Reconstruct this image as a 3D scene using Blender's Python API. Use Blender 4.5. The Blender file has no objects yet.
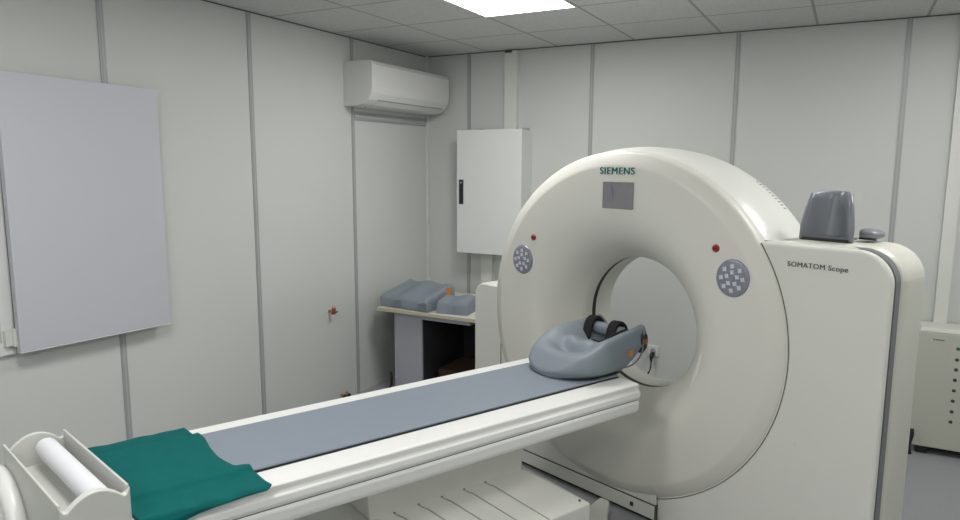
import bpy, bmesh, math, random
from mathutils import Vector, Matrix
random.seed(4)
sc = bpy.context.scene
COL = sc.collection
PI = math.pi

# ------------------------------------------------------------------ materials
def mat(name, col, rough=0.5, metal=0.0, spec=0.5, noise=0.0, nscale=8.0, bump=0.0, bscale=200.0, coat=0.0, emit=None, estr=0.0):
    m = bpy.data.materials.new(name); m.use_nodes = True
    nt = m.node_tree; b = nt.nodes['Principled BSDF']
    b.inputs['Base Color'].default_value = (*col, 1)
    b.inputs['Roughness'].default_value = rough
    b.inputs['Metallic'].default_value = metal
    b.inputs['Specular IOR Level'].default_value = spec
    b.inputs['Coat Weight'].default_value = coat
    b.inputs['Coat Roughness'].default_value = 0.15
    tc = nt.nodes.new('ShaderNodeTexCoord')
    n = nt.nodes.new('ShaderNodeTexNoise'); n.inputs['Scale'].default_value = nscale; n.inputs['Detail'].default_value = 4
    nt.links.new(tc.outputs['Object'], n.inputs['Vector'])
    mx = nt.nodes.new('ShaderNodeMix'); mx.data_type = 'RGBA'
    mx.inputs['A'].default_value = (*[c*(1-noise) for c in col], 1)
    mx.inputs['B'].default_value = (*[min(1, c*(1+noise)) for c in col], 1)
    nt.links.new(n.outputs['Fac'], mx.inputs['Factor'])
    nt.links.new(mx.outputs['Result'], b.inputs['Base Color'])
    if bump:
        n2 = nt.nodes.new('ShaderNodeTexNoise'); n2.inputs['Scale'].default_value = bscale
        nt.links.new(tc.outputs['Object'], n2.inputs['Vector'])
        bp = nt.nodes.new('ShaderNodeBump'); bp.inputs['Strength'].default_value = bump; bp.inputs['Distance'].default_value = 0.002
        nt.links.new(n2.outputs['Fac'], bp.inputs['Height']); nt.links.new(bp.outputs['Normal'], b.inputs['Normal'])
    if emit:
        b.inputs['Emission Color'].default_value = (*emit, 1); b.inputs['Emission Strength'].default_value = estr
    return m

M = {}
M['wall'] = mat('wall_panel', (.585,.605,.585), .45, spec=.3, noise=.015, nscale=3, bump=.05, bscale=60)
M['seam'] = mat('seam_strip', (.37,.38,.38), .45, metal=.2, noise=.03)
M['seam_light'] = mat('seam_core', (.42,.43,.42), .4, noise=.02)
M['white_trim'] = mat('white_trim', (.66,.67,.64), .45, noise=.01)
M['darkline'] = mat('dark_joint', (.10,.10,.095), .7)
M['gantry'] = mat('gantry_paint', (.69,.685,.63), .38, spec=.4, noise=.012, nscale=2, coat=.05)
M['gantry2'] = mat('gantry_cover', (.71,.71,.665), .34, spec=.5, noise=.012, nscale=2, coat=.15)
M['drum_lit'] = mat('gantry_paint_lit', (.76,.765,.73), .30, spec=.5, noise=.01, nscale=2, coat=.15)  # gantry paint made lighter to carry the light on the drum top
M['bore'] = mat('bore_lining', (.66,.66,.60), .35, noise=.02)
M['stripe'] = mat('stripe_grey', (.15,.16,.168), .4)
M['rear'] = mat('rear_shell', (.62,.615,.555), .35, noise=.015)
M['black'] = mat('black_plastic', (.012,.012,.013), .45)
M['velcro'] = mat('black_strap', (.010,.010,.012), .95, bump=.6, bscale=400)
M['table'] = mat('table_white', (.78,.785,.765), .35, spec=.5, noise=.008, coat=.1)
M['table_low'] = mat('table_base', (.70,.70,.655), .4, noise=.02)
M['mattress'] = mat('mattress_vinyl', (.215,.25,.30), .42, spec=.4, noise=.04, nscale=14, bump=.08, bscale=90)
M['foam'] = mat('foam_grey', (.205,.24,.275), .5, spec=.35, noise=.05, nscale=10, bump=.1, bscale=150)
M['leather'] = mat('grey_leather', (.19,.205,.235), .38, spec=.5, noise=.06, nscale=12, bump=.12, bscale=120, coat=.2)
M['cloth'] = mat('green_cloth', (.003,.108,.104), .85, spec=.15, noise=.10, nscale=30, bump=.5, bscale=500)
M['screen'] = mat('display_glass', (.24,.235,.245), .2, noise=.15, nscale=20)
M['figure'] = mat('display_figure', (.20,.20,.33), .3)
M['bezel'] = mat('keypad_bezel', (.26,.27,.31), .35, metal=.3, noise=.08, nscale=60)
M['key'] = mat('keypad_key', (.72,.74,.86), .2, metal=.3, noise=.2, nscale=90)
M['red'] = mat('red_button', (.33,.012,.016), .3)
M['redd'] = mat('dark_red', (.08,.005,.006), .4)
M['teal'] = mat('teal_letter', (.0,.125,.125), .4)
M['greytext'] = mat('grey_letter', (.09,.095,.10), .4)
M['paper'] = mat('paper_roll', (.70,.71,.745), .8, noise=.01)
M['holder'] = mat('holder_plastic', (.60,.605,.575), .38, noise=.01)
M['ac'] = mat('ac_plastic', (.66,.665,.65), .35, noise=.01)
M['acdark'] = mat('ac_louvre', (.33,.34,.33), .5)
M['steel_cab'] = mat('cabinet_paint', (.70,.715,.71), .4, noise=.015, nscale=5, bump=.05)
M['desk_top'] = mat('desk_top', (.60,.61,.58), .45, noise=.03)
M['desk_edge'] = mat('desk_edge', (.50,.46,.33), .5, noise=.05)
M['desk_leg'] = mat('desk_leg', (.35,.365,.41), .5, noise=.03)
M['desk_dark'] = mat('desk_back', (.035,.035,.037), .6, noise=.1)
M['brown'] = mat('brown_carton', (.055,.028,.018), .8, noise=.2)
M['shutter'] = mat('shutter_laminate', (.50,.515,.56), .42, noise=.015, nscale=3)
M['metal'] = mat('metal_grey', (.45,.46,.47), .35, metal=.6, noise=.05)
M['orange'] = mat('orange_sticker', (.55,.21,.02), .5)
M['redbrown'] = mat('red_sticker', (.42,.08,.02), .5)
M['groove'] = mat('groove_grey', (.36,.36,.34), .6)
M['brass'] = mat('brass_fitting', (.50,.30,.16), .35, metal=.7)
M['copper'] = mat('copper_red', (.28,.06,.05), .4)
M['boxpaint'] = mat('equipment_paint', (.49,.495,.43), .5, noise=.02, nscale=5)
M['boxtop'] = mat('equipment_top', (.60,.605,.56), .5, noise=.02)
M['dot'] = mat('vent_dark', (.05,.05,.045), .6)
M['green_led'] = mat('green_lamp', (.01,.16,.07), .3)
M['glass'] = mat('window_glass', (.55,.6,.62), .08)
M['diffuser'] = mat('light_diffuser', (.9,.9,.9), .5, emit=(1,.99,.97), estr=6.0)
M['winframe'] = mat('window_frame', (.74,.75,.74), .4)

# floor: speckled grey blue vinyl
def floor_mat():
    m = mat('vinyl_floor', (.23,.235,.25), .38, spec=.4)
    nt = m.node_tree; b = nt.nodes['Principled BSDF']
    tc = nt.nodes.new('ShaderNodeTexCoord')
    v = nt.nodes.new('ShaderNodeTexVoronoi'); v.inputs['Scale'].default_value = 70
    nt.links.new(tc.outputs['Object'], v.inputs['Vector'])
    r = nt.nodes.new('ShaderNodeValToRGB')
    r.color_ramp.elements[0].position = .08; r.color_ramp.elements[0].color = (.42,.43,.45,1)
    r.color_ramp.elements[1].position = .22; r.color_ramp.elements[1].color = (.30,.305,.325,1)
    nt.links.new(v.outputs['Distance'], r.inputs['Fac'])
    nt.links.new(r.outputs['Color'], b.inputs['Base Color'])
    return m
M['floor'] = floor_mat()
GX, GY = 1.2024, -1.205
def ceil_mat():
    m = mat('ceiling_tile', (.47,.475,.465), .9, spec=.1)
    nt = m.node_tree; b = nt.nodes['Principled BSDF']; L = nt.links.new
    tc = nt.nodes.new('ShaderNodeTexCoord'); sx = nt.nodes.new('ShaderNodeSeparateXYZ')
    L(tc.outputs['Object'], sx.inputs[0])
    def mth(op, a, bb=None, c=None):
        n = nt.nodes.new('ShaderNodeMath'); n.operation = op
        for i, q in enumerate((a, bb, c)):
            if q is None: continue
            if isinstance(q, (int, float)): n.inputs[i].default_value = q
            else: L(q, n.inputs[i])
        return n.outputs[0]
    ds = []
    for o, g in (('X', GX), ('Y', GY)):
        t = mth('SUBTRACT', sx.outputs[o], g - 6.0)
        t = mth('MODULO', t, .6)
        t = mth('SUBTRACT', t, .3)
        t = mth('ABSOLUTE', t)
        ds.append(t)
    mm = mth('MAXIMUM', ds[0], ds[1])
    edge = mth('GREATER_THAN', mm, .3 - .0085)
    n = nt.nodes.new('ShaderNodeTexNoise'); n.inputs['Scale'].default_value = 90; n.inputs['Detail'].default_value = 5
    L(tc.outputs['Object'], n.inputs['Vector'])
    r = nt.nodes.new('ShaderNodeValToRGB')
    r.color_ramp.elements[0].position = .35; r.color_ramp.elements[0].color = (.55,.555,.54,1)
    r.color_ramp.elements[1].position = .6; r.color_ramp.elements[1].color = (.63,.635,.62,1)
    L(n.outputs['Fac'], r.inputs['Fac'])
    mx = nt.nodes.new('ShaderNodeMix'); mx.data_type = 'RGBA'
    L(edge, mx.inputs['Factor']); L(r.outputs['Color'], mx.inputs['A']); mx.inputs['B'].default_value = (.36,.36,.35,1)
    L(mx.outputs['Result'], b.inputs['Base Color'])
    return m
M['ceiling'] = ceil_mat()

# ------------------------------------------------------------------ helpers
def thing(name, label, cat, loc=(0,0,0), rz=0, group=None):
    o = bpy.data.objects.new(name, None); COL.objects.link(o)
    o.empty_display_size = .1
    o.location = loc; o.rotation_euler = (0,0,rz)
    o['label'] = label; o['category'] = cat
    if group: o['group'] = group
    return o
def tag(o, label, cat, group=None):
    o['label'] = label; o['category'] = cat
    if group: o['group'] = group
    return o
def obj(name, bm, m, parent=None, label=None, smooth=None, bevel=0, seg=2, sub=0):
    me = bpy.data.meshes.new(name)
    bmesh.ops.recalc_face_normals(bm, faces=bm.faces)
    bm.to_mesh(me); bm.free()
    for mm in (m if isinstance(m, (list, tuple)) else [m]): me.materials.append(M[mm])
    o = bpy.data.objects.new(name, me); COL.objects.link(o)
    if parent: o.parent = parent
    if label: o['label'] = label
    if bevel:
        b = o.modifiers.new('bevel', 'BEVEL'); b.width = bevel; b.segments = seg; b.limit_method = 'ANGLE'; b.angle_limit = math.radians(35)
        b.harden_normals = False
    if sub:
        s = o.modifiers.new('sub', 'SUBSURF'); s.levels = sub; s.render_levels = sub
    if smooth is not None:
        for p in me.polygons: p.use_smooth = True
        if smooth < 180:
            bm2 = bmesh.new(); bm2.from_mesh(me)
            for e in bm2.edges:
                if len(e.link_faces) == 2 and e.calc_face_angle(0) > math.radians(smooth): e.smooth = False
            bm2.to_mesh(me); bm2.free()
    return o
def struct(name, bm, m, parent=None, bevel=0):
    o = obj(name, bm, m, parent, bevel=bevel)
    o['kind'] = 'structure'
    return o
def B(): return bmesh.new()
def box(bm, x0, x1, y0, y1, z0, z1, mi=0):
    vs = [bm.verts.new(p) for p in ((x0,y0,z0),(x1,y0,z0),(x1,y1,z0),(x0,y1,z0),(x0,y0,z1),(x1,y0,z1),(x1,y1,z1),(x0,y1,z1))]
    for f in ((0,3,2,1),(4,5,6,7),(0,1,5,4),(1,2,6,5),(2,3,7,6),(3,0,4,7)):
        fc = bm.faces.new([vs[i] for i in f]); fc.material_index = mi
    return bm
def prism(bm, pts, a, b, axis='y'):
    """extrude a closed 2-D outline between a and b along axis"""
    def P(p, t):
        if axis == 'y': return (p[0], t, p[1])
        if axis == 'x': return (t, p[0], p[1])
        return (p[0], p[1], t)
    A = [bm.verts.new(P(p, a)) for p in pts]; C = [bm.verts.new(P(p, b)) for p in pts]
    bm.faces.new(A); bm.faces.new(C[::-1])
    n = len(pts)
    for i in range(n): bm.faces.new((A[i], A[(i+1)%n], C[(i+1)%n], C[i]))
    return bm
def hexa(bm, lo, hi):
    A = [bm.verts.new(p) for p in lo]; C = [bm.verts.new(p) for p in hi]
    bm.faces.new(A[::-1]); bm.faces.new(C); n = len(A)
    for i in range(n): bm.faces.new((A[i], A[(i+1)%n], C[(i+1)%n], C[i]))
    return bm
def lathe(bm, prof, seg=128, closed=True, cz=0, axis='y', c=(0,0,0)):
    """prof: (r, t) revolved about the y axis (or z / x axis) through c"""
    rings = []
    for k in range(seg):
        a = 2*PI*k/seg
        ring = []
        for r, t in prof:
            if axis == 'y': p = (c[0]+r*math.cos(a), c[1]+t, c[2]+r*math.sin(a))
            elif axis == 'z': p = (c[0]+r*math.cos(a), c[1]+r*math.sin(a), c[2]+t)
            else: p = (c[0]+t, c[1]+r*math.cos(a), c[2]+r*math.sin(a))
            ring.append(bm.verts.new(p))
        rings.append(ring)
    m = len(prof)
    for k in range(seg):
        A, C = rings[k], rings[(k+1)%seg]
        for i in range(m if closed else m-1):
            j = (i+1) % m
            bm.faces.new((A[i], A[j], C[j], C[i]))
    bmesh.ops.remove_doubles(bm, verts=bm.verts, dist=1e-6)
    return bm
def tube(bm, pts, r, seg=10, cap=True):
    pts = [Vector(p) for p in pts]; rings = []
    up = Vector((0,0,1))
    for i, p in enumerate(pts):
        t = (pts[min(i+1, len(pts)-1)] - pts[max(i-1, 0)]).normalized()
        a = t.cross(up if abs(t.z) < .95 else Vector((1,0,0))).normalized(); b = t.cross(a)
        rr = r[i] if isinstance(r, (list, tuple)) else r
        rings.append([bm.verts.new(p + a*math.cos(2*PI*k/seg)*rr + b*math.sin(2*PI*k/seg)*rr) for k in range(seg)])
    for A, C in zip(rings, rings[1:]):
        for k in range(seg): bm.faces.new((A[k], A[(k+1)%seg], C[(k+1)%seg], C[k]))
    if cap: bm.faces.new(rings[0][::-1]); bm.faces.new(rings[-1])
    return bm
def ribbon(bm, pts, w, t):
    """flat strap: centre points with width vector w and thickness t"""
    pts = [Vector(p) for p in pts]; w = Vector(w); rings = []
    for i, p in enumerate(pts):
        d = (pts[min(i+1, len(pts)-1)] - pts[max(i-1, 0)]).normalized(); nn = d.cross(w).normalized()*t/2
        rings.append([bm.verts.new(p+s1*w/2+s2*nn) for s1, s2 in ((-1,-1),(1,-1),(1,1),(-1,1))])
    for A, C in zip(rings, rings[1:]):
        for k in range(4): bm.faces.new((A[k], A[(k+1)%4], C[(k+1)%4], C[k]))
    bm.faces.new(rings[0][::-1]); bm.faces.new(rings[-1]); return bm
def smoothpts(pts, n=6):
    P = [Vector(p) for p in pts]; out = []
    for i in range(len(P)-1):
        a, b, c, d = P[max(i-1,0)], P[i], P[i+1], P[min(i+2,len(P)-1)]
        for k in range(n):
            t = k/n
            out.append(.5*((2*b)+(c-a)*t+(2*a-5*b+4*c-d)*t*t+(3*b-a-3*c+d)*t**3))
    out.append(P[-1]); return out
def text_obj(name, s, m, parent, width, height, loc, rot, depth=.0008, weight=0.0, spacing=1.0, bold=0.0):
    cu = bpy.data.curves.new(name+'_curve', 'FONT'); cu.body = s; cu.size = 1; cu.extrude = .01; cu.offset = weight; cu.space_character = spacing
    to = bpy.data.objects.new(name+'_tmp', cu); COL.objects.link(to)
    bpy.context.view_layer.update()
    me = bpy.data.meshes.new_from_object(to.evaluated_get(bpy.context.evaluated_depsgraph_get()))
    bpy.data.objects.remove(to)
    xs = [v.co.x for v in me.vertices]; ys = [v.co.y for v in me.vertices]
    x0, x1, y0, y1 = min(xs), max(xs), min(ys), max(ys)
    for v in me.vertices:
        v.co.x = ((v.co.x-x0)/(x1-x0)-.5)*width; v.co.y = ((v.co.y-y0)/(y1-y0)-.5)*height; v.co.z *= depth/.01
    if bold:
        bt = bmesh.new()
        for q, dx in enumerate((-bold, 0, bold)):
            m2 = me.copy()
            for v in m2.vertices: v.co.x += dx; v.co.z += q*.0001
            bt.from_mesh(m2); bpy.data.meshes.remove(m2)
        bt.to_mesh(me); bt.free()
    me.name = name; me.materials.clear(); me.materials.append(M[m])
    o = bpy.data.objects.new(name, me); COL.objects.link(o); o.parent = parent
    o.location = loc; o.rotation_euler = rot
    return o

HC = 2.673; XR = 4.6; YF = -6.2
# ------------------------------------------------------------------ room
struct('floor', box(B(), -.1, XR+.1, YF-.1, .1, -.08, 0), 'floor')
struct('ceiling', box(B(), -.1, XR+.1, YF-.1, .1, HC, HC+.08), 'ceiling')
# left wall with the window opening that lies at the picture's left edge
WY0, WY1, WZ0, WZ1 = -4.45, -3.50, .98, 2.02
b = B()
box(b, -.1, 0, WY1, .1, 0, HC); box(b, -.1, 0, YF-.1, WY0, 0, HC)
box(b, -.1, 0, WY0, WY1, 0, WZ0); box(b, -.1, 0, WY0, WY1, WZ1, HC)
struct('wall_left', b, 'wall')
struct('wall_back', box(B(), 0, XR+.1, 0, .1, 0, HC), 'wall')
struct('wall_right', box(B(), XR, XR+.1, YF-.1, 0, 0, HC), 'wall')
struct('wall_front', box(B(), 0, XR, YF-.1, YF, 0, HC), 'wall')
b = B()
fw = .055
for y0, y1, z0, z1 in ((WY0-fw, WY0, WZ0-fw, WZ1+fw), (WY1, WY1+fw, WZ0-fw, WZ1+fw), (WY0, WY1, WZ0-fw, WZ0), (WY0, WY1, WZ1, WZ1+fw)):
    box(b, -.06, .022, y0, y1, z0, z1)
win = struct('window_1', b, 'winframe')
g = struct('window_pane', box(B(), -.05, -.042, WY0, WY1, WZ0, WZ1), 'glass', win)

tn = [0]
def trim(bm, m):
    tn[0] += 1
    return struct('trim_%d' % tn[0], bm, m)
def vstrip_left(y, z1=HC-.004, z0=.0, w=.032):
    b = B(); box(b, 0, .005, y-w/2, y+w/2, z0, z1, 0); box(b, .004, .007, y-.0045, y+.0045, z0, z1, 1)
    trim(b, ['seam', 'seam_light'])
def vstrip_back(x, z1=HC-.004, z0=.0, w=.030):
    b = B(); box(b, x-w/2, x+w/2, -.005, 0, z0, z1, 0); box(b, x-.0045, x+.0045, -.007, -.004, z0, z1, 1)
    trim(b, ['seam', 'seam_light'])
for y in (-4.9, -3.93+0.02, -2.925, -1.985, -1.012):
    if -4.6 < y < -3.4: continue
    vstrip_left(y)
for x in (.419, 1.482, 2.521, 3.515): vstrip_back(x)
# head rail of the blanked doorway below the air conditioner
b = B(); box(b, 0, .006, -.995, -.02, 2.128, 2.150, 0); box(b, 0, .010, -.995, -.02, 2.104, 2.128, 1); box(b, 0, .004, -.995, -.02, 2.085, 2.098, 0)
trim(b, ['seam', 'seam_light'])
# pale conduit in the corner
b = B(); box(b, 0, .022, -.022, 0, 0, HC-.002); trim(b, 'white_trim')
# joints of wall and ceiling
b = B(); box(b, 0, .006, YF, -.001, HC-.006, HC-.001); trim(b, 'darkline')
b = B(); box(b, .006, XR, -.006, 0, HC-.006, HC-.001); trim(b, 'darkline')
# cable trunking on the back wall
b = B(); box(b, .765, .875, -.045, 0, 2.035, HC-.012); obj_tr = trim(b, 'white_trim')
b = B(); box(b, .765+.004, .83, -.05, -.012, HC-.028, HC-.013); trim(b, 'darkline')
b = B(); box(b, .561, .662, -.045, 0, .02, 1.045); trim(b, 'white_trim')
b = B(); box(b, 3.78, 3.85, -.045, 0, .70, HC-.012); trim(b, 'white_trim')
b = B(); box(b, 1.60, 2.19, -.06, 0, .085, .135); trim(b, 'white_trim')
struct('baseboard_back', box(B(), .03, XR, -.010, 0, 0, .06), 'seam')

# ------------------------------------------------------------------ ceiling lights
def ceiling_light(x, y, label, power=14):
    t = thing('ceiling_light', label, 'ceiling light', (x, y, HC), 0, 'recessed ceiling light panels')
    b = B()
    for a in ((-.3,.3,-.3,-.288),(-.3,.3,.288,.3),(-.3,-.288,-.288,.288),(.288,.3,-.288,.288)): box(b, a[0], a[1], a[2], a[3], -.006, -.0005)
    obj('frame', b, 'white_trim', t)
    obj('diffuser', box(B(), -.288, .288, -.288, .288, -.005, -.0008), 'diffuser', t)
    l = bpy.data.lights.new('panel_light', 'AREA'); l.shape = 'SQUARE'; l.size = .56; l.energy = power; l.color = (1, .985, .955)
    lo = bpy.data.objects.new('panel_light', l); COL.objects.link(lo); lo.parent = t; lo.location = (0,0,-.008)
    return t
lights = [(GX+.3, GY-.3, 'bright square ceiling light panel at the top edge, nearest the back wall', 19),
          (GX+.3, GY-2.7, 'square ceiling light panel above the foot end of the patient table', 19),
          (GX+2.7, GY-.3, 'square ceiling light panel above the scanner housing, right of the picture', 17),
          (GX+2.7, GY-2.7, 'square ceiling light panel behind and to the right of the viewer', 13),
          (GX+.9, GY-4.5, 'added unseen square light panel farthest from the scanner', 17)]  # extra panel out of view, added to brighten the low front faces
for x, y, l, p in lights: ceiling_light(x, y, l, p)

# ------------------------------------------------------------------ window shutter board
sh = thing('window_shutter', 'large pale grey hinged board swung open flat in front of the left wall', 'shutter', (.03, -3.455, .932))
obj('board', prism(B(), [(0, .005), (.765, -.018), (.762, 1.212), (.01, 1.222), (0, 1.21)], .016, .046, 'x'), 'shutter', sh, bevel=.002)
b = B(); prism(b, [(0, .0), (.765, -.023), (.765, -.018), (0, .005)], .016, .046, 'x')
obj('edge_band', b, 'white_trim', sh)
for z in (.07, 1.12):
    b = B(); box(b, -.005, .012, -.040, .0, z-.035, z+.035); tube(b, [(.018, -.003, z-.04), (.018, -.003, z+.04)], .009, 12)
    hg = obj('hinge', b, 'white_trim', sh)
    obj('hinge_leaf', box(B(), .012, .017, .0, .035, z-.03, z+.03), 'metal', hg)

# ------------------------------------------------------------------ air conditioner
ac = thing('air_conditioner', 'white split air conditioner mounted high on the left wall in the corner', 'air conditioner', (0, -.56, 2.18))
prof = [(0, 0), (.11, .0), (.185, .012), (.222, .04), (.250, .085), (.258, .13), (.258, .285), (.245, .305), (.22, .312), (0, .312)]
b = B(); prism(b, prof, -.548, .505, 'y'); obj('body', b, 'ac', ac, bevel=.006, seg=3)
b = B(); prism(b, [(.115, -.004), (.185, .008), (.220, .034), (.216, .040), (.180, .016), (.113, .006)], -.43, .43, 'y')
obj('louvre', b, 'ac', ac, bevel=.001)
b = B(); prism(b, [(.222, .035), (.227, .041), (.223, .046), (.216, .040)], -.44, .44, 'y'); obj('air_slot', b, 'acdark', ac)
b = B(); prism(b, [(.10, -.003), (.114, -.003), (.114, .004), (.10, .004)], -.44, .44, 'y'); obj('air_slot', b, 'acdark', ac)
b = B(); box(b, .248, .2595, -.50, .49, .281, .2835); obj('front_joint', b, 'acdark', ac)

# ------------------------------------------------------------------ electrical cabinet on back wall
ec = thing('wall_cabinet', 'white metal switch cabinet with a black latch hung on the back wall', 'cabinet', (.417, 0, 1.043))
W, Hh = .582, .998
obj('body', box(B(), .006, W-.004, -.182, 0, .004, Hh-.004), 'steel_cab', ec, bevel=.003)
dr = obj('door', box(B(), 0, W, -.205, -.184, 0, Hh), 'steel_cab', ec, bevel=.003)
b = B(); box(b, .024, .064, -.212, -.2052, .400, .600); lt = obj('handle', b, 'black', dr, label='black recessed latch handle', bevel=.004)
obj('lock_barrel', lathe(B(), [(0, -.216), (.007, -.216), (.007, -.2125), (0, -.2125)], 16, False, c=(.044, 0, .575)), 'metal', lt)
for x in (.13, W-.045): obj('mounting_lug', box(B(), x-.02, x+.02, -.06, -.0, Hh-.003, Hh+.014), 'metal', ec, bevel=.002)

# ------------------------------------------------------------------ desk with foam cushions
dk = thing('desk', 'low desk with a pale top and grey side panel in the back left corner', 'desk', (.13, -.93, 0))
DH = .68
b = B(); box(b, 0, 1.0, .004, .83, DH-.022, DH); obj('desktop', b, 'desk_top', dk, bevel=.002)
obj('edge_band', box(B(), 0, 1.0, -.002, .0038, DH-.025, DH), 'desk_edge', dk, label='beige front edge band')
obj('side_panel', box(B(), .125, .375, .05, .07, 0, DH-.023), 'desk_leg', dk, bevel=.002)
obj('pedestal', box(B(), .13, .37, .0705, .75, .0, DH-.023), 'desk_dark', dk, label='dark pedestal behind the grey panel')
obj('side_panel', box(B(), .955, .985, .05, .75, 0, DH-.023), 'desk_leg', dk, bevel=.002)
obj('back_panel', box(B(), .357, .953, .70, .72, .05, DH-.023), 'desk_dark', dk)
obj('under_rail', box(B(), .376, .80, .03, .25, DH-.06, DH-.024), 'desk_leg', dk, bevel=.002)
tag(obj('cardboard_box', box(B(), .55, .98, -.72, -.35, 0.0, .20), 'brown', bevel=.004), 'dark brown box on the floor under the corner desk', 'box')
tag(obj('computer_case', box(B(), .90, 1.06, -.77, -.74, .205, .205+.001), 'brown'), 'x', 'x')
bpy.data.objects.remove(bpy.data.objects['computer_case'])
tag(obj('cable_bundle', tube(B(), smoothpts([(.20, -.895, .0), (.222, -.885, .06), (.225, -.885, .12), (.222, -.885, .17)]), .010, 8), 'black', smooth=180), 'short black cable end beside the grey side panel of the corner desk', 'cable')

# large contoured foam: wedge outline with a wavy top
def wavy_foam(name, L_, D_, h0, amp, waves, m, ang, loc, label, cat, tilt=0, group=None, low=.5):
    b = B(); nx, ny = 40, 14; top = {}; bot = {}
    for i in range(nx+1):
        for j in range(ny+1):
            x = -L_/2 + L_*i/nx; y = -D_/2 + D_*j/ny
            e = min(i, nx-i)/nx*26; f = min(j, ny-j)/ny*14
            r = min(1, max(0, min(e, 1.0)))**.5 * min(1, max(0, min(f, 1.0)))**.5
            t = j/ny
            h = h0*(low+(1-low)*t) + amp*math.cos(2*PI*waves*(i/nx) + .6)*(1-.3*t)
            top[i,j] = b.verts.new((x*(1-.10*(1-t)*0), y + amp*.8*math.sin(2*PI*waves*i/nx)*(1 if j in (0,) else .4), h*(.72+.28*r)))
            bot[i,j] = b.verts.new((x, y*.97, 0))
    for i in range(nx):
        for j in range(ny):
            b.faces.new((top[i,j], top[i+1,j], top[i+1,j+1], top[i,j+1])); b.faces.new((bot[i,j], bot[i,j+1], bot[i+1,j+1], bot[i+1,j]))
    for i in range(nx):
        b.faces.new((bot[i,0], bot[i+1,0], top[i+1,0], top[i,0])); b.faces.new((top[i,ny], top[i+1,ny], bot[i+1,ny], bot[i,ny]))
    for j in range(ny):
        b.faces.new((top[0,j], top[0,j+1], bot[0,j+1], bot[0,j])); b.faces.new((bot[nx,j], bot[nx,j+1], top[nx,j+1], top[nx,j]))
    t = thing(name, label, cat, loc, ang, group)
    obj('cushion', b, m, t, smooth=50)
    return t
fc = wavy_foam('foam_cushion', .45, .36, .165, .011, 1.9, 'foam', math.radians(-5), (.370, -.725, DH+.006), 'large grey wavy-topped positioning foam on the left of the corner desk', 'cushion', low=.5)
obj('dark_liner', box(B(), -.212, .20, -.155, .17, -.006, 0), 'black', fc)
fs = wavy_foam('foam_headrest', .24, .20, .115, .014, 1.2, 'foam', math.radians(8), (.755, -.785, DH), 'small grey scooped foam headrest on the right of the corner desk', 'cushion', low=.75)
# orange tag on the small foam
b = B(); box(b, -.115, -.075, .075, .078, .075, .165); obj('tag', b, 'orange', fs, label='orange tag')

# ------------------------------------------------------------------ CT gantry
TH = .3397
GZ = .964
ga = thing('scanner_gantry', 'large cream ring shaped scanner gantry with a round bore and wide right housing', 'scanner', (2.2527, -1.7633, 0), -TH)
def arc(cr, ct, rad, a0, a1, n):
    return [(cr+rad*math.cos(math.radians(a0+(a1-a0)*k/n)), ct+rad*math.sin(math.radians(a0+(a1-a0)*k/n))) for k in range(n+1)]
FN = -.035
# front face: smooth funnel from the flat ring down to the bore
fun = []
for k in range(25):
    t = k/24.0
    r = .354 + .26*t
    fun.append((r, .20 - (.20-FN)*(1-(1-t)**2.6)))
BS = .022
def sink(bm):
    for v in bm.verts:
        rr = math.hypot(v.co.x, v.co.z-GZ)
        k = min(1, max(0, (.60-rr)/.20)); k = k*k*(3-2*k)
        v.co.z -= BS*k
    return bm
prof = [(.354, .235)] + fun + [(.795, FN), (.806, FN+.002), (.815, FN+.006), (.862, FN+.027), (.870, FN+.034), (.875, FN+.045), (.876, .05), (.80, .06), (.50, .10), (.40, .235)]
b = sink(lathe(B(), prof, 160, True, c=(0,0,GZ)))
fp = obj('front_ring', b, 'gantry', ga, smooth=45)
# drum behind it
prof = [(.872, .045), (.880, .06), (.893, .12), (.899, .20), (.896, .32), (.888, .42), (.878, .46), (.85, .495), (.82, .51), (.60, .51), (.45, .49), (.37, .45), (.37, .43), (.80, .40), (.84, .06)]
obj('drum', sink(lathe(B(), prof, 160, True, c=(0,0,GZ))), 'drum_lit', ga, smooth=45)
# bore lining and scan window
obj('bore_lining', lathe(B(), [(.354,.235),(.354,.262),(.368,.262),(.368,.235)], 128, True, c=(0,0,GZ-BS)), 'bore', ga, smooth=45)
obj('scan_window', lathe(B(), [(.356,.262),(.356,.296),(.370,.296),(.370,.262)], 128, True, c=(0,0,GZ-BS)), 'black', ga, label='dark scan window ring inside the bore', smooth=45)
obj('bore_lining', lathe(B(), [(.354,.296),(.354,.43),(.37,.45),(.385,.45),(.370,.296)], 128, True, c=(0,0,GZ-BS)), 'bore', ga, smooth=45)
# dark joint between ring and housing
b = B(); sec = []
for k in range(61):
    a = math.radians(33.5 - 105*k/60)
    sec.append([b.verts.new((rr_*math.cos(a), yy_, GZ+rr_*math.sin(a))) for rr_, yy_ in ((.8765,-.002),(.8805,-.002),(.8805,.012),(.8765,.012))])
for A, C in zip(sec, sec[1:]):
    for q in range(4): b.faces.new((A[q], A[(q+1)%4], C[(q+1)%4], C[q]))
b.faces.new(sec[0]); b.faces.new(sec[-1][::-1])
obj('joint_seal', b, 'darkline', ga, smooth=45)
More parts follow.
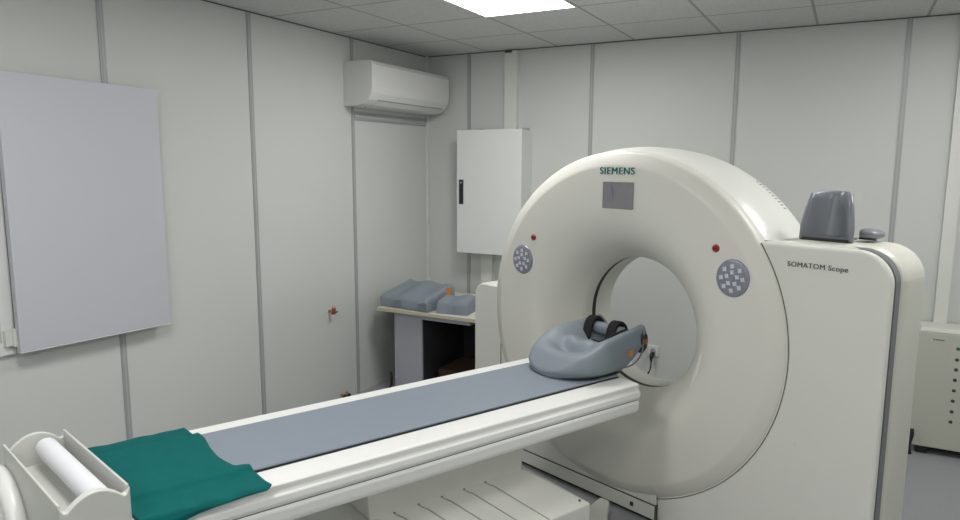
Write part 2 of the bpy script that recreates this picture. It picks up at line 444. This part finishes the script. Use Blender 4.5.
# right housing
def corner(x1, z1, r, n=14):
    return [(x1-r+r*math.sin(PI/2*(1-k/n)), z1-r+r*math.cos(PI/2*(1-k/n))) for k in range(n+1)]
ZT = 1.455
def house(x1, zt, r, left=((.286, .0), (.286, .20))):
    # outline: bottom right, right side up, round corner, top edge, slope inside drum
    pts = [(x1, .0)] + corner(x1, zt, r) + [(.725, zt), (.56, 1.25), (.286, .22), (.286, 0)]
    return pts
o = obj('front_housing', prism(B(), house(1.235, ZT, .13), .0, .045), 'gantry2', ga, bevel=.014, seg=4)
for p in o.data.polygons: p.use_smooth = False
obj('housing_stripe', prism(B(), house(1.237, ZT+.001, .131), .045, .098), 'stripe', ga, label='dark grey stripe around the housing')
b = B(); prism(b, [(.745,.025),(.97,.025),(1.10,.046),(1.05,.10),(.745,.10)], ZT-.03, ZT+.0022, 'z'); obj('top_bridge', b, 'gantry2', ga, bevel=.001)
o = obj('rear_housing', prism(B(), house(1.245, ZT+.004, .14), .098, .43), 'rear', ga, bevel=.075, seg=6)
# lower front of the housing left of the ring, plinth
b = B(); prism(b, [(-.98, .10), (.286, .10), (.286, .22), (-.55, .42), (-.98, .42)], -.0105, .10); obj('lower_front', b, 'gantry2', ga, bevel=.004)
pl = obj('plinth', box(B(), -1.0, .283, -.012, .12, .022, .095), 'gantry2', ga, bevel=.002)
obj('plinth_joint', box(B(), -1.0, .284, -.0125, .10, .095, .0985), 'darkline', ga)
b = B(); box(b, -1.0, .90, .01, .10, .0, .020); obj('kick_shade', b, 'black', ga)  # black block paints in the shade under the plinth
obj('plinth_hole', box(B(), .138, .158, -.0135, -.0118, .047, .069), 'black', pl)
obj('vertical_joint', box(B(), .2835, .287, -.0135, .01, .0, .098), 'darkline', ga)
# left side housing, lower
o = obj('left_housing', prism(B(), [(-1.215, 0), (-.80, 0), (-.62, .5), (-.80, 1.015)] + [( -x, z) for x, z in corner(1.215, 1.015, .09)][::-1], .13, .48), 'gantry2', ga, bevel=.012, seg=3)
obj('housing_joint', box(B(), -.965, -.961, .127, .131, .3, .84), 'darkline', ga)
# display
sd = obj('display_screen', box(B(), -.098+.024, .086+.024, FN-.004, FN-.0002, 1.557, 1.688), 'screen', ga, bevel=.002, label='small grey display screen')
b = B(); x0 = .0
box(b, x0-.022, x0-.010, FN-.0052, FN-.0041, 1.60, 1.660); box(b, x0-.022, x0+.018, FN-.0052, FN-.0041, 1.650, 1.657)
box(b, x0-.052, x0-.045, FN-.0052, FN-.0041, 1.612, 1.622)
obj('display_figure', b, 'figure', sd)
text_obj('maker_lettering', 'SIEMENS', 'teal', ga, .205, .034, (.008, FN-.0006, 1.742), (PI/2, 0, 0), spacing=1.12, bold=.0017)
text_obj('model_lettering', 'SOMATOM Scope', 'greytext', ga, .232, .027, (.965, -.0012, 1.372), (PI/2, 0, 0), spacing=1.08, bold=.0005)
# keypads and buttons
def keypad(x, z):
    kp = obj('control_keypad', lathe(B(), [(0, FN-.010), (.062, FN-.010), (.073, FN-.006), (.077, FN-.0001), (0, FN-.0001)], 48, False, c=(0,0,0)), 'bezel', ga, smooth=30)
    kp.location = (x, 0, z); kp.scale = (1, 1, 1.08)
    ang = 0
    for (r, n, s) in ((.025, 5, .013), (.049, 8, .013)):
        for k in range(n):
            a = 2*PI*(k/n)+PI/2
            b = B(); cx, cz = r*math.cos(a), r*math.sin(a)
            pts = [(cx+s*math.cos(2*PI*q/8+.2)*(1 if q % 2 else .55), cz+s*math.sin(2*PI*q/8+.2)*(1 if q % 2 else .55)) for q in range(8)]
            prism(b, pts, FN-.0125, FN-.0101)
            obj('key', b, 'key', kp)
    obj('key', lathe(B(), [(0, FN-.012), (.008, FN-.012), (.009, FN-.0101), (0, FN-.0101)], 16, False), 'bezel', kp)
def redbutton(x, z):
    rb = obj('emergency_button', lathe(B(), [(0, FN-.010), (.011, FN-.010), (.0165, FN-.005), (.0175, FN-.0001), (0, FN-.0001)], 24, False, c=(x,0,z)), 'red', ga, smooth=40, label='small red round button')
    obj('button_centre', lathe(B(), [(0, FN-.0115), (.006, FN-.0115), (.006, FN-.0101), (0, FN-.0101)], 16, False, c=(x,0,z)), 'redd', rb)
keypad(-.622, 1.238); keypad(.634, 1.290)
redbutton(-.542, 1.370); redbutton(.548, 1.412)
# vent slots near the rear edge of the drum
for k in range(10):
    a = math.radians(55 - k*1.3)
    b = B(); R0 = .8795
    for (dx) in (0,):
        c0 = Vector((math.cos(a), 0, math.sin(a))); tg = Vector((-math.sin(a), 0, math.cos(a)))
        vs = []
        for yy, rr in ((.385, R0), (.425, R0)):
            for sg in (-1, 1):
                for e in (-.002, .0012):
                    p = c0*(rr+e+.0125-(yy-.385)*.16) + tg*(.0022*sg); vs.append((p.x, yy, p.z+GZ))
        lo = [vs[0], vs[2], vs[6], vs[4]]; hi = [vs[1], vs[3], vs[7], vs[5]]
        hexa(b, lo, hi)
    obj('vent_slot', b, 'stripe', ga)
# screw plugs
for x, z, y in ((.60, .62, -.0015), (1.16, .0, 9)):
    if y < 1: obj('screw_cap', lathe(B(), [(0, -.0015), (.008, -.0015), (.008, -.0001), (0, -.0001)], 12, False, c=(.93, 0, .62)), 'bore', ga)
obj('screw_cap', lathe(B(), [(0, 0), (.008, 0), (.008, .002), (0, .002)], 12, False, axis='y', c=(.30, FN-.002, .20)), 'bore', ga)

# grey leather headrest pads standing on the housing
CT = ZT+.004
Rg = Matrix.Rotation(-TH, 4, 'Z')
def gl(s, n, z): 
    p = Rg @ Vector((s, n, 0)); return (2.2527+p.x, -1.7633+p.y, z)
hp = thing('leather_headrest', 'tall dark grey padded headrest standing on top of the scanner housing', 'headrest', gl(.918, .265, CT+.001), -TH)
# a curved, upright padded shell, open toward the front
def shell(bm, W0, W1, H, D, T, n=28, m=12):
    """upright channel: width W0 at the bottom W1 at the top, depth D of the wings, thickness T"""
    def pt(u, w, off):
        # u in [-1,1] across, w in [0,1] up
        wid = (W0+(W1-W0)*w)/2
        a = u*1.05
        x = wid*math.sin(a)/math.sin(1.05); y = -D*(1-math.cos(a))/(1-math.cos(1.05))
        nx, ny = math.sin(a)*.8, math.cos(a)
        z = H*w
        rim = max(0, (abs(u)-.86)/.14)
        o_ = off*(1-.35*rim**2)
        if w > .93: o_ *= 1-.5*((w-.93)/.07)**2
        lean = .035*w
        return (x+nx*o_, y+ny*o_+lean, z - (.012*abs(u)**3 if w > .9 else 0))
    F, Bk = {}, {}
    for i in range(n+1):
        for j in range(m+1):
            u = -1+2*i/n; w = j/m
            F[i,j] = bm.verts.new(pt(u, w, -T/2)); Bk[i,j] = bm.verts.new(pt(u, w, T/2))
    for i in range(n):
        for j in range(m):
            bm.faces.new((F[i,j], F[i+1,j], F[i+1,j+1], F[i,j+1])); bm.faces.new((Bk[i,j], Bk[i,j+1], Bk[i+1,j+1], Bk[i+1,j]))
        bm.faces.new((F[i,0], Bk[i,0], Bk[i+1,0], F[i+1,0])); bm.faces.new((F[i,m], F[i+1,m], Bk[i+1,m], Bk[i,m]))
    for j in range(m):
        bm.faces.new((F[0,j], F[0,j+1], Bk[0,j+1], Bk[0,j])); bm.faces.new((F[n,j], Bk[n,j], Bk[n,j+1], F[n,j+1]))
    return bm
obj('padded_shell', shell(B(), .205, .150, .207, .085, .030), 'leather', hp, smooth=60, bevel=.004)
for sgn in (-1, 1):
    b = B(); tube(b, [(sgn*.098, -.080, .004), (sgn*.098, -.074, .06), (sgn*.088, -.062, .13), (sgn*.074, -.046, .196)], [.010, .011, .011, .009], 8)
    obj('side_roll', b, 'leather', hp, smooth=180)
obj('base_band', box(B(), -.10, .10, -.088, -.055, .0, .012), 'black', hp, bevel=.003)
b = B(); box(b, -.095, .095, -.070, .010, .006, .016); obj('base_pad', b, 'leather', hp, bevel=.004)
# small pad lying beside it
b = B()
for i in range(1): pass
ub = bmesh.ops.create_uvsphere(b, u_segments=28, v_segments=16, radius=1)
for v in b.verts:
    x, y, z = v.co
    s_ = lambda q, e: math.copysign(abs(q)**e, q)
    v.co = (s_(x,.7)*.043, s_(y,.75)*.060, .030+s_(z,.65)*.030*(1 - .5*(x*.5+.5)))
hs = thing('leather_pad', 'small dark grey pad lying just right of the tall headrest on the scanner housing', 'cushion', gl(1.052, .32, CT+.001), -TH)
obj('pad_cushion', b, 'leather', hs, smooth=180)
b = B(); tube(b, smoothpts([(-.033, -.048, .014), (-.0, -.059, .014), (.033, -.048, .012)]), .004, 8); obj('piping', b, 'black', hs, smooth=180)

# ------------------------------------------------------------------ patient table
TT = math.radians(25.5)
O = Vector((2.468, -2.076, 0))
tb = thing('patient_table', 'long white patient table with a grey mattress reaching into the scanner', 'patient table', O, -TT)
# local x = across (near edge 0, far edge -.585), local y = towards the gantry
ZTAB = .78; WF = -.617; YB = -2.15
prof_n = [(-.004, .780), (.002, .775), (.000, .758), (.003, .751), (.011, .745), (.013, .722), (.006, .706)]
cx = WF/2
WB = -.585
def mirror(p): return [(2*cx-x, z) for x, z in p][::-1]
pts = prof_n + [( .006, .7055)] + mirror(prof_n)
b = B(); prism(b, [(-.004,.780),(.002,.775),(.000,.756),(.003,.749),(.011,.743),(.013,.722),(.004,.7065)] + mirror([(-.004,.780),(.002,.775),(.000,.756),(.003,.749),(.011,.743),(.013,.722),(.004,.7065)]), YB, 0)
obj('tabletop', b, 'table', tb, bevel=.003)
lp = [(-.002, .7045), (.010, .7045), (.012, .692), (.009, .655), (-.004, .640), (-.04, .634)]
b = B(); prism(b, lp + mirror(lp), YB+.01, -.002); obj('lower_body', b, 'table', tb, bevel=.010, seg=3)
b = B(); box(b, WF-.004, .004, YB+.02, -.012, .7035, .707); obj('shadow_joint', b, 'stripe', tb)
# raised rails along the mattress + mattress with a black sheet as painted gap shade
b = B(); box(b, -.517, -.113, YB+.02, -.01, .7805, .7835); obj('mattress_gap_shade', b, 'black', tb)
b = B(); box(b, -.515, -.117, YB+.03, -.012, .784, .794); obj('mattress', b, 'mattress', tb, bevel=.004, seg=3)
# lifting column under the table and flared base
b = B(); prism(b, [(-1.27, .40), (-.53, .40), (-.50, .635), (-1.29, .635)], WB+.202, -.202, 'x'); obj('lift_column', b, 'table_low', tb, bevel=.004)
lo = [(.062, -.352, .328), (.062, -1.60, .328), (WB-.062, -1.60, .328), (WB-.062, -.352, .328)]
hi = [(-.198, -.513, .430), (-.198, -1.34, .430), (WB+.198, -1.34, .430), (WB+.198, -.513, .430)]
b = hexa(B(), lo, hi); cov = obj('base_cover', b, 'table_low', tb, bevel=.006)
b = B(); hexa(b, [(.058,-.355,0),(.058,-1.60,0),(WB-.058,-1.60,0),(WB-.058,-.355,0)], [(.058,-.355,.327),(.058,-1.60,.327),(WB-.058,-1.60,.327),(WB-.058,-.355,.327)])
obj('base', b, 'table_low', tb, bevel=.006)
# ridges across the sloping cover
for k in range(7):
    y = -.728 - k*.110
    yl = y + .134
    p0 = Vector((-.199, y, .4305)); p1 = Vector((-.185, y+.004, .4265)); p1b = Vector((-.165, y+.022, .4195)); p2 = Vector((.058, yl+.004, .3305))
    b = B(); tube(b, [p0, p1, p1b, p1b.lerp(p2, .5), p2], .0026, 6)
    obj('cover_groove', b, 'groove', cov, smooth=180)
    obj('cover_groove_end', tube(B(), [p0+Vector((0,0,-.004)), p0+Vector((0,0,.003))], .0045, 8), 'stripe', cov)
obj('cover_screw', tube(B(), [(.030, -.392, .339), (.030, -.392, .345)], .005, 10), 'darkline', cov)
# floor duct to the gantry
b = B(); hexa(b, [(-.20,-.33,0),(-.03,-.33,0),(-.085,-.10,0),(-.262,.118,0),(-.315,.108,0)], [(-.20,-.33,.065),(-.03,-.33,.065),(-.085,-.10,.065),(-.262,.118,.065),(-.315,.108,.065)])
obj('floor_duct', b, 'table_low', tb, bevel=.008)

# paper roll holder at the foot end
hd = thing('roll_holder', 'cream plastic trough with curved ends clamped to the foot end of the table', 'paper roll holder', O + Matrix.Rotation(-TT, 3, 'Z') @ Vector((.028, -2.190, 0)), -TT - math.radians(-10.2)*-1 + math.radians(0))
ha = math.radians(-10.2)
# local frame: x across the table from far (-.56) to near (0), y across the trough
hd.rotation_euler = (0, 0, -TT + math.atan2(.102, .567))
HT = .905; HB = .80
hw = .087
wall_t = .007
obj('side_wall', box(B(), -.56, 0, hw-wall_t, hw, HB-.0, HT), 'holder', hd, bevel=.003)
obj('side_wall', box(B(), -.56, 0, -hw, -hw+wall_t, HB-.16, HT), 'holder', hd, bevel=.003)
obj('trough_floor', box(B(), -.553, -.007, -hw+wall_t, hw-wall_t, HB, HB+.012), 'holder', hd)
def endplate(x0, x1, zb):
    pts = []
    n = 24
    for k in range(n+1):
        t = -1+2*k/n
        y = t*(hw-.012)
        z = HT-.030 + .042*(1-abs(t)**2.0) 
        pts.append((y, z))
    pts = [(-hw+.001, zb), (-hw+.001, HT-.004), (-hw+.010, HT-.020)] + pts[1:-1] + [(hw-.010, HT-.022), (hw-.001, HT-.004), (hw-.001, zb)]
    b = B(); prism(b, pts, x0, x1, 'x'); return b
obj('end_plate', endplate(-.012, 0.012, HB-.16), 'holder', hd, bevel=.004, seg=3)
obj('end_plate', endplate(-.566, -.552, HB), 'holder', hd, bevel=.004, seg=3)
obj('roll_spindle', tube(B(), [(-.553, .024, .868), (-.012, .024, .868)], .006, 12), 'metal', hd, smooth=40)
M4 = hd.matrix_basis if False else None
pr = tag(obj('paper_roll', lathe(B(), [(.008,-.535),(.029,-.535),(.032,-.532),(.032,-.018),(.029,-.015),(.008,-.015)], 48, True, axis='x', c=(0,.024,.868)), 'paper', smooth=40), 'white paper roll lying in the cream trough at the table foot', 'paper roll')
pr.location = hd.location; pr.rotation_euler = hd.rotation_euler
# white loop handle at the foot end of the table
b = B(); pts = []
for k in range(33):
    a = math.radians(200 - 215*k/32)
    xx = -.44 + .185*math.cos(a)
    pts.append((xx, -2.385+.17*(xx+.44), .675 + .150*math.sin(a)))
tube(b, pts, .028, 14)
hn = obj('foot_handle', b, 'table', tb, smooth=180, label='white loop handle at the foot end')
obj('handle_mount', box(B(), -.64, -.22, -2.44, -2.16, .54, .64), 'table', hn, bevel=.02, seg=3)

# green cloth draped on the foot end
b = B()
edge = [(-.625, -1.82), (-.53, -1.806), (-.49, -1.797), (-.433, -1.795), (-.36, -1.80), (-.293, -1.799), (-.25, -1.797), (-.21, -1.789), (-.154, -1.774), (-.133, -1.735), (-.093, -1.726), (-.03, -1.72), (.012, -1.712), (.03, -1.80), (.045, -1.95), (.06, -2.06)]
def edge_y(x):
    for (a, ya), (c, yc) in zip(edge, edge[1:]):
        if a <= x <= c: return ya + (yc-ya)*(x-a)/(c-a)
    return edge[0][1] if x < edge[0][0] else edge[-1][1]
NU, NV = 60, 90
import mathutils.noise as mn
V = {}
xs = [-.625 + (.625+.012)*j/70 for j in range(71)]
def base_z(x):
    # rides over the mattress
    if -.522 < x < -.108:
        e = min(x+.522, -.108-x)
        return .799 if e > .012 else .783 + .016*(e/.012)
    return .783
rows = []
for i in range(NU+1):
    t = i/NU; row = []
    for x in xs:
        y0 = -2.088+.20*x; y1 = edge_y(x)
        y = y0 + (y1-y0)*t
        w = .006*(mn.noise(Vector((x*7, y*16, 1.3)))+.4) + .003*math.sin((y+.25*x)*55+4*mn.noise(Vector((x*3, y*3, 0))))*max(0, t-.25)
        row.append(b.verts.new((x, y, base_z(x)+max(.001, w+.003))))
    # part hanging over the near side, longer toward the foot
    drop = .004 + .030*(1-t)**1.0*(.6+.4*math.sin(t*6))
    yy = edge_y(.012); y = -2.085 + (yy+2.085)*t
    for q in range(1, 7):
        s = q/6
        row.append(b.verts.new((.012+.008*min(1, s*2)+.004*math.sin(y*40)*s, y-.02*s*t, .786-.004*s-drop*s)))
    rows.append(row)
for A, C in zip(rows, rows[1:]):
    for j in range(len(A)-1): b.faces.new((A[j], A[j+1], C[j+1], C[j]))
cl = tag(obj('green_cloth', b, 'cloth', smooth=180), 'dark green surgical cloth spread over the foot end of the patient table', 'cloth')
so = cl.modifiers.new('solid', 'SOLIDIFY'); so.thickness = .0025; so.offset = 1
cl.location = O; cl.rotation_euler = (0, 0, -TT)

# ------------------------------------------------------------------ head support at the gantry end
hh = thing('head_support', 'grey moulded head support with black straps at the gantry end of the table', 'head support', O, -TT)
HX = -.322     # centre across
def head_shell():
    bm = B(); NB, NA = 44, 48
    top, bot = {}, {}
    for i in range(NB+1):
        t = i/NB
        y = -.315 + .535*t
        # half width
        w = .224*math.sqrt(max(0, 1-max(0, 1-t/.42)**2.2)) if t < .42 else .224 - .045*((t-.42)/.58)**1.3
        w = max(w, .004)
        zr = .840 + .115*min(1, t/.45)**.9 + .036*max(0, t-.45)/.55     # rim height
        zb = .7975 + .0 + (.10*max(0, (t-.66)/.34)**1.3)                # underside lifts at the cantilevered end
        dish = .872 + .012*t
        for j in range(NA+1):
            a = -1 + 2*j/NA
            x = HX + w*a
            aa = abs(a)
            rimw = .80
            if aa > rimw:
                q = (aa-rimw)/(1-rimw)
                z = zr - (zr-(.7975+.035+(zb-.7975)*.9))*(q**2.6)*.92
            else:
                q = aa/rimw
                sm = q*q*(3-2*q)
                front = min(1, max(0, (t-.10)/.30)); front = front*front*(3-2*front)
                lowz = zr + (dish - zr)*front
                z = lowz + (zr-lowz)*sm
            # rounded nose at the front
            nose = min(1, t/.16)
            z = .7975 + (z-.7975)*(.35+.65*math.sqrt(nose)) if nose < 1 else z
            # raised neck bump in the dish
            d2 = ((y+.050)/.062)**2 + ((x-HX-.00)/.080)**2
            z += .044*math.exp(-d2**2.2)
            d3 = ((y+.135)/.030)**2 + ((x-HX)/.12)**2
            z -= .020*math.exp(-d3)
            top[i,j] = bm.verts.new((x, y, z))
            bot[i,j] = bm.verts.new((HX+w*a*.94, y if 0 < i < NB else y+(.004 if i == 0 else 0), zb + .03*max(0, aa-.9)/.1*.6))
    for i in range(NB):
        for j in range(NA):
            bm.faces.new((top[i,j], top[i,j+1], top[i+1,j+1], top[i+1,j])); bm.faces.new((bot[i,j], bot[i+1,j], bot[i+1,j+1], bot[i,j+1]))
        bm.faces.new((top[i,0], top[i+1,0], bot[i+1,0], bot[i,0])); bm.faces.new((top[i,NA], bot[i,NA], bot[i+1,NA], top[i+1,NA]))
    for j in range(NA):
        bm.faces.new((top[0,j], bot[0,j], bot[0,j+1], top[0,j+1])); bm.faces.new((top[NB,j], top[NB,j+1], bot[NB,j+1], bot[NB,j]))
    return bm
shell_o = obj('moulded_shell', head_shell(), 'foam', hh, smooth=70)
HV = [v.co.copy() for v in shell_o.data.vertices]
def top_z(x, y):
    return max(v.z for v in HV if (v.x-x)**2+(v.y-y)**2 < .012**2)
# black base line under the shell
bb = B(); n = 40; ptsb = []
for k in range(n+1):
    a = PI*k/n
    ptsb.append((HX+.205*math.cos(a), -.130-.176*math.sin(a)))
ptsb += [(HX-.200, .0), (HX+.200, .0)]
prism(bb, ptsb, .7972, .803, 'z'); obj('base_seal', bb, 'black', hh)
# roll between the straps
obj('neck_roll', tube(B(), [(HX-.135, .125, .950), (HX-.130, .125, .951), (HX+.10, .125, .951), (HX+.105, .125, .950)], [.020, .031, .031, .020], 20), 'foam', hh, smooth=60)
for sx in (-.085, .070):
    x = HX+sx
    loop = [(x+.01, .045, .890), (x+.005, .065, .930), (x-.003, .090, .980), (x-.004, .125, 1.000), (x, .155, .980), (x, .170, .935), (x, .175, .90)]
    obj('strap', ribbon(B(), smoothpts(loop, 5), (.048, .010, 0), .016), 'velcro', hh, label='black padded strap', bevel=.005)
obj('rear_bracket', prism(B(), [(.150, .870), (.185, .858), (.212, .88), (.220, .92), (.214, .955), (.17, .955)], HX+.10, HX+.188, 'x'), 'black', hh, label='black rear bracket', bevel=.010)
obj('strap', ribbon(B(), [(HX+.055+.085*k/12, -.035+.15*k/12, top_z(HX+.055+.085*k/12, -.035+.15*k/12)+.003) for k in range(13)], (.010, 0, 0), .006), 'velcro', hh, label='thin black strip for the shaded gap along the rim')  # black strip paints the shade of the gap inside the near rim
b = B(); box(b, HX+.1882, HX+.1902, .186, .208, .905, .930); obj('sticker', b, 'redbrown', hh, label='orange red sticker')
b = B()
tube(b, smoothpts([(HX+.178, .195, .975), (HX+.186, .180, .925), (HX+.190, .165, .86), (HX+.18, .11, .812), (HX+.15, .03, .80)], 5), .004, 8)
obj('cord', b, 'stripe', hh, smooth=180)
b = B(); box(b, -.001, .001, -.014, .014, -.014, .014); so_ = obj('sticker', b, 'orange', hh, label='orange sticker on the near side')
so_.location = (HX+.2035, .075, .882)

# ------------------------------------------------------------------ wall socket with plug
ws = thing('wall_socket', 'white double wall socket seen through the scanner bore', 'socket', (2.03, 0, .368))
obj('face_plate', box(B(), -.042, .042, -.012, 0, -.042, .042), 'ac', ws, bevel=.004)
obj('socket_well', lathe(B(), [(0, -.0135), (.019, -.0135), (.021, -.0121), (0, -.0121)], 24, False), 'acdark', ws)
pg = thing('power_plug', 'black plug with a curved black cord in the wall socket', 'plug', (2.03, -.014, .346))
obj('plug_body', tube(B(), [(0, 0, 0), (0, -.03, -.004), (0, -.042, -.012), (0, -.046, -.045)], [.018, .018, .016, .009], 14), 'black', pg, smooth=60)
obj('cord', tube(B(), smoothpts([(0, -.046, -.040), (-.003, -.047, -.10), (-.02, -.046, -.145), (-.055, -.044, -.19), (-.10, -.042, -.225), (-.16, -.075, -.30), (-.22, -.08, -.333)], 6), .0055, 8), 'black', pg, smooth=180)

# ------------------------------------------------------------------ fittings on the left wall
pv = thing('pipe_fitting', 'small copper and brass pipe fitting sticking out of the left wall', 'pipe fitting', (0, -1.328, .711))
obj('pipe_stub', tube(B(), [(0,0,0), (.045,0,0)], .011, 12), 'brass', pv, smooth=60)
obj('valve_body', tube(B(), [(.045,0,-.018), (.045,0,.028)], [.013, .015], 12), 'copper', pv, smooth=60)
obj('valve_cap', tube(B(), [(.045,0,.028), (.045,0,.040)], [.014, .008], 12), 'brass', pv, smooth=60)
obj('valve_lever', tube(B(), [(.045,-.022,-.012), (.048,.035,-.006)], [.007,.005], 8), 'redd', pv, smooth=60)
pw = thing('floor_fitting', 'small dark brass pipe fitting low on the left wall beside the table', 'pipe fitting', (0, -1.215, .045))
obj('pipe_stub', tube(B(), [(0,0,0), (.05,0,0)], .012, 12), 'brass', pw, smooth=60)
obj('valve_body', tube(B(), [(.05,-.03,.0), (.05,.035,.0)], [.015,.013], 12), 'black', pw, smooth=60)
obj('valve_cap', tube(B(), [(.05,0,.0), (.05,0,.035)], [.012,.008], 12), 'brass', pw, smooth=60)

# ------------------------------------------------------------------ equipment cabinet at the right edge
eq = thing('equipment_cabinet', 'beige floor cabinet with rows of small dark round vents at the right edge', 'cabinet', (3.695, -.23, 0))
obj('body', box(B(), .0, .56, .0, .215, .05, .775), 'boxpaint', eq, bevel=.006, seg=3)
b = B(); hexa(b, [(0,.0,.776),(.56,.0,.776),(.56,.215,.776),(0,.215,.776)], [(.012,.012,.80),(.548,.012,.80),(.548,.205,.80),(.012,.205,.80)]); obj('lid', b, 'boxtop', eq, bevel=.003)
for x in (.04, .48): obj('foot', box(B(), x, x+.06, .02, .195, 0, .0495), 'black', eq)
for c_ in range(6):
    for k, z in enumerate((.688, .621, .559, .495, .429, .364, .297, .232)):
        if c_ and k == 0: continue
        x = .203 + c_*.058 - (0 if c_ == 0 else .0)
        if c_ and k < 3 and c_ < 1: continue
        obj('indicator_lamp' if (k == 0) else 'vent_hole', lathe(B(), [(0, -.003), (.0085, -.003), (.0105, -.0001), (0, -.0001)], 14, False, c=(x, 0, z)), 'green_led' if k == 0 else 'dot', eq, label='dark green lamp' if k == 0 else None)
b = B()
for k in range(5): box(b, .075+.012*k, .083+.012*k, -.0012, -.0001, .727, .735)
obj('name_strip', b, 'greytext', eq)
tag(obj('cable_gland', tube(B(), smoothpts([(3.700, -.26, .0), (3.690, -.26, .05), (3.702, -.262, .12), (3.700, -.255, .16)]), [.014]*19, 8), 'black', smooth=180), 'black cable standing at the left foot of the beige equipment cabinet', 'cable')

# ------------------------------------------------------------------ camera
cam_d = bpy.data.cameras.new('camera'); cam = bpy.data.objects.new('camera', cam_d); COL.objects.link(cam)
F = 682.5; PITCH = .1409; ROLL = .0046; YAW = -.4916
cam_d.sensor_fit = 'HORIZONTAL'; cam_d.sensor_width = 36; cam_d.lens = 36*F/960
f0 = Vector((math.sin(YAW), math.cos(YAW), 0)); r0 = Vector((math.cos(YAW), -math.sin(YAW), 0)); u0 = Vector((0,0,1))
fw_ = f0*math.cos(PITCH)-u0*math.sin(PITCH); up = u0*math.cos(PITCH)+f0*math.sin(PITCH)
rt = r0*math.cos(ROLL)+up*math.sin(ROLL); up2 = up*math.cos(ROLL)-r0*math.sin(ROLL)
cam.matrix_world = Matrix(((rt.x, up2.x, -fw_.x, 3.2476), (rt.y, up2.y, -fw_.y, -5.0807), (rt.z, up2.z, -fw_.z, 1.776), (0,0,0,1)))
cam_d.clip_start = .05
sc.camera = cam

w = bpy.data.worlds.new('world'); sc.world = w; w.use_nodes = True
w.node_tree.nodes['Background'].inputs[0].default_value = (.8,.85,.9,1); w.node_tree.nodes['Background'].inputs[1].default_value = .15
sc.view_settings.view_transform = 'Standard'; sc.view_settings.look = 'None'; sc.view_settings.gamma = 1; sc.view_settings.use_curve_mapping = False
sc.view_settings.exposure = 0.0
